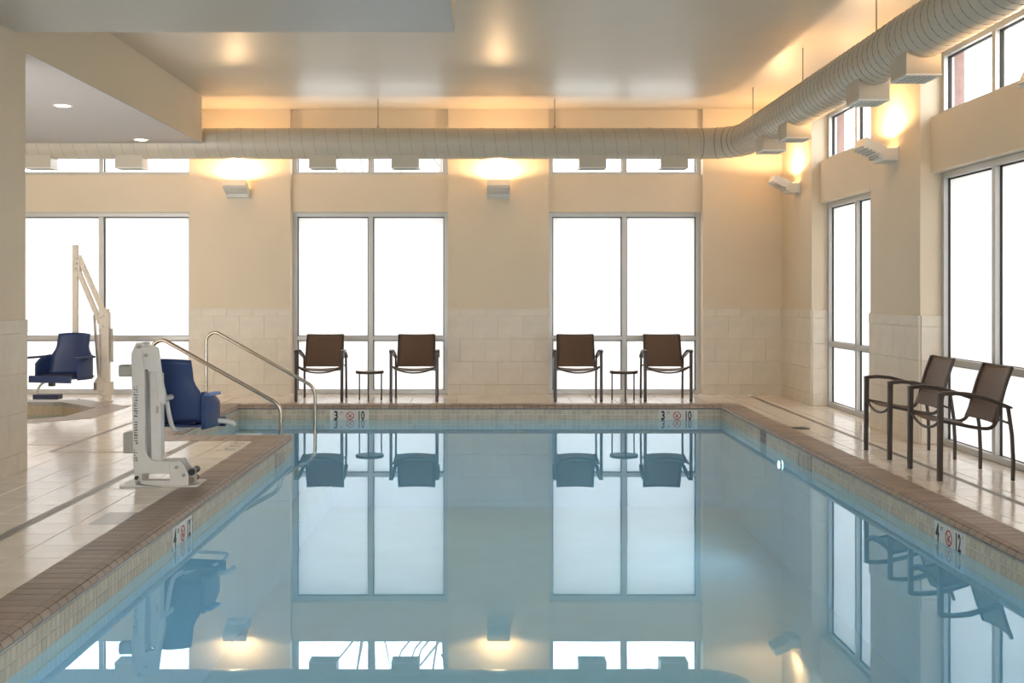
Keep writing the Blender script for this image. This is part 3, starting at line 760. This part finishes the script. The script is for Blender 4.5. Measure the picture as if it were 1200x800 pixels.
chairs = [((-201.2-2)*14.76/F_PX, 14.76, 0, 'brown mesh armchair facing the pool, nearest the curved handrail'),
          ((-90-2)*14.76/F_PX, 14.76, 0, 'brown mesh armchair facing the pool, right of the small table by the handrail'),
          ((102.8-2)*14.76/F_PX, 14.76, 0, 'brown mesh armchair facing the pool, left of the small table at the right far window'),
          ((208-2)*14.76/F_PX, 14.76, 0, 'brown mesh armchair facing the pool, nearest the far right corner'),
          (3.45, 8.86, -PI/2, 'brown mesh armchair at the right windows, the one nearest the camera'),
          (3.45, 9.94, -PI/2, 'brown mesh armchair at the right windows, the farther one beside the tiled pier')]
for i, (x, y, r, lb) in enumerate(chairs):
    o = ch0 if i == 0 else copy_tree(ch0)
    o.location = (x, y, 0); o.rotation_euler = (0,0,r); tag(o, lb, 'chair', CG)
def make_table():
    root = empty('side_table')
    MB().lathe([(.001,.398),(.176,.398),(.178,.402),(.176,.406),(.001,.406)], 36).build('table_top', 'table_glass', root, smooth=40)
    MB().lathe([(.168,.366),(.188,.366),(.190,.370),(.190,.398),(.187,.402),(.179,.402),(.179,.396),(.168,.396)], 36).build('rim', 'chair_frame', root, smooth=40)
    for a in (-90, 30, 150):
        t = math.radians(a); MB().tube([(.172*math.cos(t), .172*math.sin(t), 0), (.172*math.cos(t), .172*math.sin(t), .380)], .010, 8).build('leg', 'chair_frame', root, smooth=50)
    return root
tb0 = make_table()
for i, (u, lb) in enumerate(((433.3, 'small round side table between the two chairs by the handrail'), (731, 'small round side table between the two chairs at the right far window'))):
    o = tb0 if i == 0 else copy_tree(tb0)
    o.location = ((u-VPX)*14.95/F_PX, 14.95, 0); tag(o, lb, 'table', 'round side tables')

# ================================================================== HANDRAILS
def handrail(y, lb):
    root = empty('pool_handrail', (-3.60, y, 0)); tag(root, lb, 'handrail', 'stainless pool handrails')
    pts = [(0,0,.0),(0,0,.93),(.20,0,.955),(1.36,0,.30),(1.375,0,-.45)]
    pts = [(0,0,-.02),(0,0,.90),(.11,0,.965),(1.37,0,.26),(1.37,0,-.55)]
    P = bend_path(pts, [.13,.13,.20], 8)
    MB().tube(P, .0215, 14).build('rail', 'stainless', root, smooth=40)
    MB().lathe([(.024,0),(.052,0),(.050,.012),(.030,.022),(.024,.022)], 20).build('escutcheon', 'stainless', root, smooth=40)
handrail(11.72, 'stainless handrail nearer the camera, starting behind the white pool lift')
handrail(13.96, 'stainless handrail at the far side of the pool steps')

# ================================================================== POOL LIFTS
def seat_shell(root, seatmat='blue_plastic', arm=-.24, armmat='blue_plastic'):
    """moulded chair facing local -y, seat centre at the origin, seat surface at z=0"""
    def back(u, v):
        a = (u-.5)*2; hw = (.265 if v < .45 else .265-.055*min(1,(v-.45)/.18))*(1-.05*v)
        return (a*hw, .17+.10*v-.06*a*a, .02+.50*v-.012*a*a*(v > .9))
    MB().grid(back, 10, 12).build('backrest', seatmat, root, smooth=50, solid=.014)
    for s in (-1, 1):
        def wing(u, v, s=s):
            y = .16-.30*u; top = .26-.10*u*u; return (s*(.262+.012*math.sin(u*PI)), y, -.03+(top+.03)*v)
        MB().grid(wing, 6, 5).build('side_wing', seatmat, root, smooth=50, solid=.014)
        a = MB().box(s*.29-.028, s*.29+.028, arm, .14, .225, .250).build('armrest', armmat, root, bevel=.008)
    def pan(u, v):
        x = (u-.5)*2*.262; y = .20-.46*v; z = -.012*math.sin(v*PI)-.02*(1-(2*u-1)**2)*math.sin(v*PI)+(.02*v*v)
        return (x, y, z)
    MB().grid(pan, 8, 8).build('seat_pan', seatmat, root, smooth=50, solid=.016)
    MB().box(-.262, .262, -.272, -.252, -.055, .022).build('seat_lip', seatmat, root, bevel=.008)
    MB().box(-.21, .21, -.15, .16, .0, .028).build('seat_pad', 'blue_dark', root, bevel=.012)
def near_lift():
    root = empty('pool_lift', (-2.49, 8.30, 0)); tag(root, 'white pool lift with folded blue seat standing at the left pool edge', 'pool lift')
    X = lambda cx: (cx-250)/655.0
    Z = lambda cy: max(0, (752-cy)/655.0)
    P = lambda pts: [(X(a), Z(b)) for a, b in pts][::-1]
    arcp = [(178+ (1-math.cos(t))*50*1.0, 560+math.sin(t)*68) for t in [PI/2*k/8 for k in range(9)]]
    mast = [(110,100),(135,47),(166,47),(176,100)] + arcp + [(330,628),(345,640),(345,690),(165,690),(160,735),(128,735),(120,640)]
    y0 = 0
    MB().prism_y(P(mast), y0, y0+.035).build('mast_plate', 'lift_white', root, bevel=.006)
    MB().prism_y(P(mast), y0+.15, y0+.185).build('mast_plate', 'lift_white', root, bevel=.006)
    MB().box(X(118), X(160), y0+.035, y0+.15, Z(690), Z(80)).build('mast_spine', 'lift_white', root, bevel=.004)
    MB().prism_y(P([(190,190),(246,200),(250,632),(200,628)]), y0+.045, y0+.135).build('actuator_cover', 'lift_white', root, bevel=.006)
    MB().prism_y(P([(160,62),(215,62),(240,72),(262,230),(278,300),(276,350),(246,335),(228,190),(178,185)]), y0-.012, y0+.04).build('head_bracket', 'lift_white', root, bevel=.006)
    MB().prism_y(P([(300,628),(350,626),(392,690),(392,748),(300,748)]), y0-.012, y0+.02).build('foot_bracket', 'lift_white', root, bevel=.004)
    MB().prism_y(P([(300,628),(350,626),(392,690),(392,748),(300,748)]), y0+.16, y0+.19).build('foot_bracket', 'lift_white', root, bevel=.004)
    MB().prism_y(P([(130,720),(392,724),(392,748),(130,748)]), y0+.0, y0+.03).build('foot_rail', 'lift_white', root, bevel=.004)
    MB().box(X(60), X(438), y0-.03, y0+.27, .001, .014).build('base_plate', 'lift_white', root, bevel=.003)
    for k, (cx, cy, r) in enumerate(((404,682,17),(402,722,15))):
        c = (X(cx), y0+.09, Z(cy)); MB().tube([(c[0], y0+.01, c[2]), (c[0], y0+.17, c[2])], r/655., 14).build('anchor_roller', 'rust' if k else 'dark_metal', root, smooth=40)
    MB().prism_y(P([(385,655),(420,665),(428,735),(385,745)]), y0+.03, y0+.045).build('anchor_bracket', 'grey_plastic', root, bevel=.003)
    for cx, cy in ((150,66),(185,108),(140,707),(148,732),(336,655),(371,694)):
        MB().tube([(X(cx), y0-.024, Z(cy)), (X(cx), y0+.01, Z(cy))], 9/655., 10).build('bolt', 'drain_steel' if cx != 140 else 'dark_metal', root, smooth=40)
    MB().box(X(40), X(105), y0+.03, y0+.12, Z(215), Z(157)).build('control_box', 'grey_plastic', root, bevel=.012)
    MB().box(X(65), X(118), y0+.02, y0+.15, Z(592), Z(490)).build('battery_box', 'grey_plastic', root, bevel=.010)
    MB().tube(smooth_path([(X(112),y0+.1,Z(590)),(X(104),y0+.09,Z(620)),(X(122),y0+.05,Z(640))],5), .006, 6).build('cable', 'dark_metal', root)
    MB().tube(smooth_path([(X(150),y0-.028,Z(735)),(X(190),y0-.03,Z(742)),(X(260),y0-.028,Z(748)),(X(300),y0-.024,Z(744))],5), .003, 5).build('cable', 'dark_metal', root)
    MB().box(X(170), X(326), y0-.006, y0+.0, Z(722), Z(712)).build('slot', 'drain_steel', root)
    # worn vertical lettering on the mast: too blurred to read, short dark strokes
    rnd = random.Random(3)
    for a, b in ((258,412),(430,545),(566,640)):
        let = MB(); y = a
        while y < b-9:
            h = 11
            for q in range(3):
                if rnd.random() < .72: let.box(X(126+q*6), X(126+q*6+rnd.choice((3,5))), y0-.0012, y0+.001, Z(y+h-2), Z(y+rnd.choice((0,3))))
            if rnd.random() < .7: let.box(X(126), X(142), y0-.0012, y0+.001, Z(y+h-3), Z(y+h-6))
            y += h+2
        let.build('lettering', 'letter_dark', root)
    MB().box(X(224), X(236), y0+.0435, y0+.046, Z(395), Z(360)).build('sticker', 'grey_plastic', root)
    MB().box(X(182), X(196), y0-.0135, y0-.011, Z(184), Z(178)).build('sticker', 'dark_metal', root)
    # seat: its back is turned to the camera, swung a little towards the pool
    seat = empty('chair', (0,0,0)); seat.parent = root; seat.location = (X(258), .52, .42); seat.rotation_euler = (0,0, PI-math.radians(12))
    seat_shell(seat, arm=-.06, armmat='blue_light')
    M_ = MB().tube(bend_path([(.19,-.20,-.03),(.19,-.38,-.03),(.19,-.47,-.06),(-.19,-.47,-.06),(-.19,-.38,-.03),(-.19,-.20,-.03)], .06, 5), .014, 10).build('footrest', 'lift_white', seat, smooth=50)
    MB().tube(smooth_path([(X(300),.40,Z(498)),(X(345),.52,Z(482)),(X(420),.56,Z(470)),(X(500),.58,Z(478)),(X(520),.62,Z(494))],5), .020, 10).build('step_tube', 'lift_white', root, smooth=50)
    MB().tube([(X(240),.10,Z(330)), (X(252),.34,Z(330))], .022, 10).build('seat_arm', 'lift_white', root, smooth=50)
    MB().tube(smooth_path([(X(246),.20,Z(345)),(X(252),.25,Z(430)),(X(262),.30,Z(490)),(X(285),.42,Z(500))],5), .018, 10).build('seat_hanger', 'lift_white', root, smooth=50)
    return root
near_lift()
def far_lift():
    by = 14.80; k = by/F_PX
    root = empty('pool_lift', ((126-VPX)*k, by, 0)); tag(root, 'cream crane-style pool lift holding a blue seat over the hot tub', 'pool lift')
    X = lambda u: (u-126)*k
    Z = lambda v: EYE-(v-VPY)*k
    m = 'lift_cream'
    MB().lathe([(.001,0),(.075,0),(.075,.012),(.052,.02),(.052,.13),(.001,.13)], 20).build('base_socket', m, root, smooth=40)
    MB().box(X(119.5), X(128.5), -.05, .05, Z(456), Z(366)).build('mast', m, root, bevel=.008)
    MB().prism_y([(X(112.5),Z(457)),(X(124),Z(458)),(X(125),Z(444)),(X(117),Z(440)),(X(112),Z(448))], -.09, .02).build('gear_housing', m, root, bevel=.012)
    MB().box(X(118), X(132), -.075, .06, Z(463), Z(447)).build('swivel_collar', m, root, bevel=.012)
    MB().box(X(112.5), X(116), -.095, -.02, Z(456), Z(448)).build('crank_box', 'rust', root, bevel=.006)
    MB().box(X(117), X(127), -.055, .055, Z(386), Z(362)).build('pivot_bracket', m, root, bevel=.008)
    # boom: two parallel bars
    for (a, b, c, d) in ((89.5,312,117.5,378),(93.5,303,122.5,368)):
        MB().tube([(X(a),0,Z(b)),(X(c),0,Z(d))], .040, 4).build('boom_bar', m, root, bevel=.004)
    MB().box(X(88.5), X(95), -.045, .045, Z(318), Z(299)).build('boom_head', m, root, bevel=.008)
    for u, v in ((92,303),(91.5,309),(91,315),(120,372),(123,382),(123,370)):
        MB().tube([(X(u),-.064,Z(v)),(X(u),-.03,Z(v))], .012, 8).build('bolt', 'grey_plastic', root)
    MB().tube([(X(111),-.02,Z(369)),(X(116),-.02,Z(440))], .016, 8).build('actuator_rod', 'grey_plastic', root)
    MB().tube([(X(116),-.02,Z(392)),(X(117.5),-.02,Z(445))], .028, 10).build('actuator', m, root, smooth=50)
    MB().tube([(X(130),.02,Z(385)),(X(130.5),.02,Z(424))], .020, 10).build('hand_control', 'grey_plastic', root, smooth=50)
    MB().box(X(85.5), X(91.5), -.035, .035, Z(432), Z(287)).build('hanger_post', m, root, bevel=.008)
    seat = empty('chair', (0,0,0)); seat.parent = root; seat.location = (X(86)+.02, -.39, Z(440)+.015); seat.rotation_euler = (0,0,-math.radians(14)); seat.scale = (1.18, 1.08, 1.08)
    seat_shell(seat)
    fr = empty('footrest', (0,0,0)); fr.parent = root; fr.location = (0,0,0)
    def Q(u, v, dy):
        kk = (by+dy)/F_PX; return ((u-VPX)*kk-(126-VPX)*k, dy, EYE-(v-VPY)*kk)
    MB().tube(smooth_path([Q(70,446,-.30),Q(58,446.5,-.38),Q(50,449,-.44),Q(45,455,-.50),Q(42,462,-.52)],5), .014, 8).build('tube', 'lift_white', fr, smooth=50)
    f0, f1 = Q(38,468,-.6), Q(68,462.5,-.6)
    MB().box(f0[0], f1[0], -.60, -.44, f0[2], f1[2]).build('foot_plate', 'blue_dark', fr, bevel=.008)
    MB().box(X(69), X(75), -.36, -.28, Z(450), Z(444)).build('seat_clamp', 'dark_metal', root, bevel=.004)
far_lift()
# round cover in the right deck
fd = empty('floor_anchor', (3.30, 11.88, 0)); tag(fd, 'small dark round anchor cover set in the right-hand deck', 'floor cover')
MB().lathe([(.001,0),(.10,0),(.10,.003),(.095,.005),(.001,.005)], 24).build('cover_plate', 'dark_metal', fd, smooth=40)
MB().lathe([(.001,.005),(.012,.005),(.012,.008),(.001,.008)], 10).build('screw', 'dark_metal', fd)

# ================================================================== OUTSIDE
g = MB().box(-60, 60, YB+WALL_T, 90, -.5, -.31); g.box(XR+WALL_T, 60, -40, YB+WALL_T, -.5, -.31); g.box(-60, XR+WALL_T, -40, ROOM_N-WALL_T, -.5, -.31)
tag(g.build('ground_outside', 'pavement'), 'pale pavement outside the windows', 'ground', kind='structure')
def bare_tree(x, y, h, seed, lb):
    r = random.Random(seed); root = empty('bare_tree', (x, y, -.31)); tag(root, lb, 'tree', 'bare trees outside')
    MB().tube([(0,0,0),(r.uniform(-.1,.1),0,h*.4),(r.uniform(-.2,.2),0,h)], [.06,.045,.012], 6).build('trunk', 'bark', root)
    for k in range(16):
        a = r.uniform(0, 2*PI); z = h*r.uniform(.25,.8); L = r.uniform(.8,1.7)
        MB().tube([(0,0,z),(L*.5*math.cos(a),L*.5*math.sin(a),z+L*.6),(L*.7*math.cos(a),L*.7*math.sin(a),z+L*1.2)], [.022,.014,.005], 5).build('branch', 'bark', root)
bare_tree(-.9, 19.5, 6.5, 1, 'bare tree outside behind the high window near the handrail chairs')
bare_tree(-2.4, 21.0, 6.0, 2, 'slim bare tree outside, left end of the same high window')
bare_tree(9.6, 15.5, 7.0, 4, 'bare tree outside the high window on the right wall')
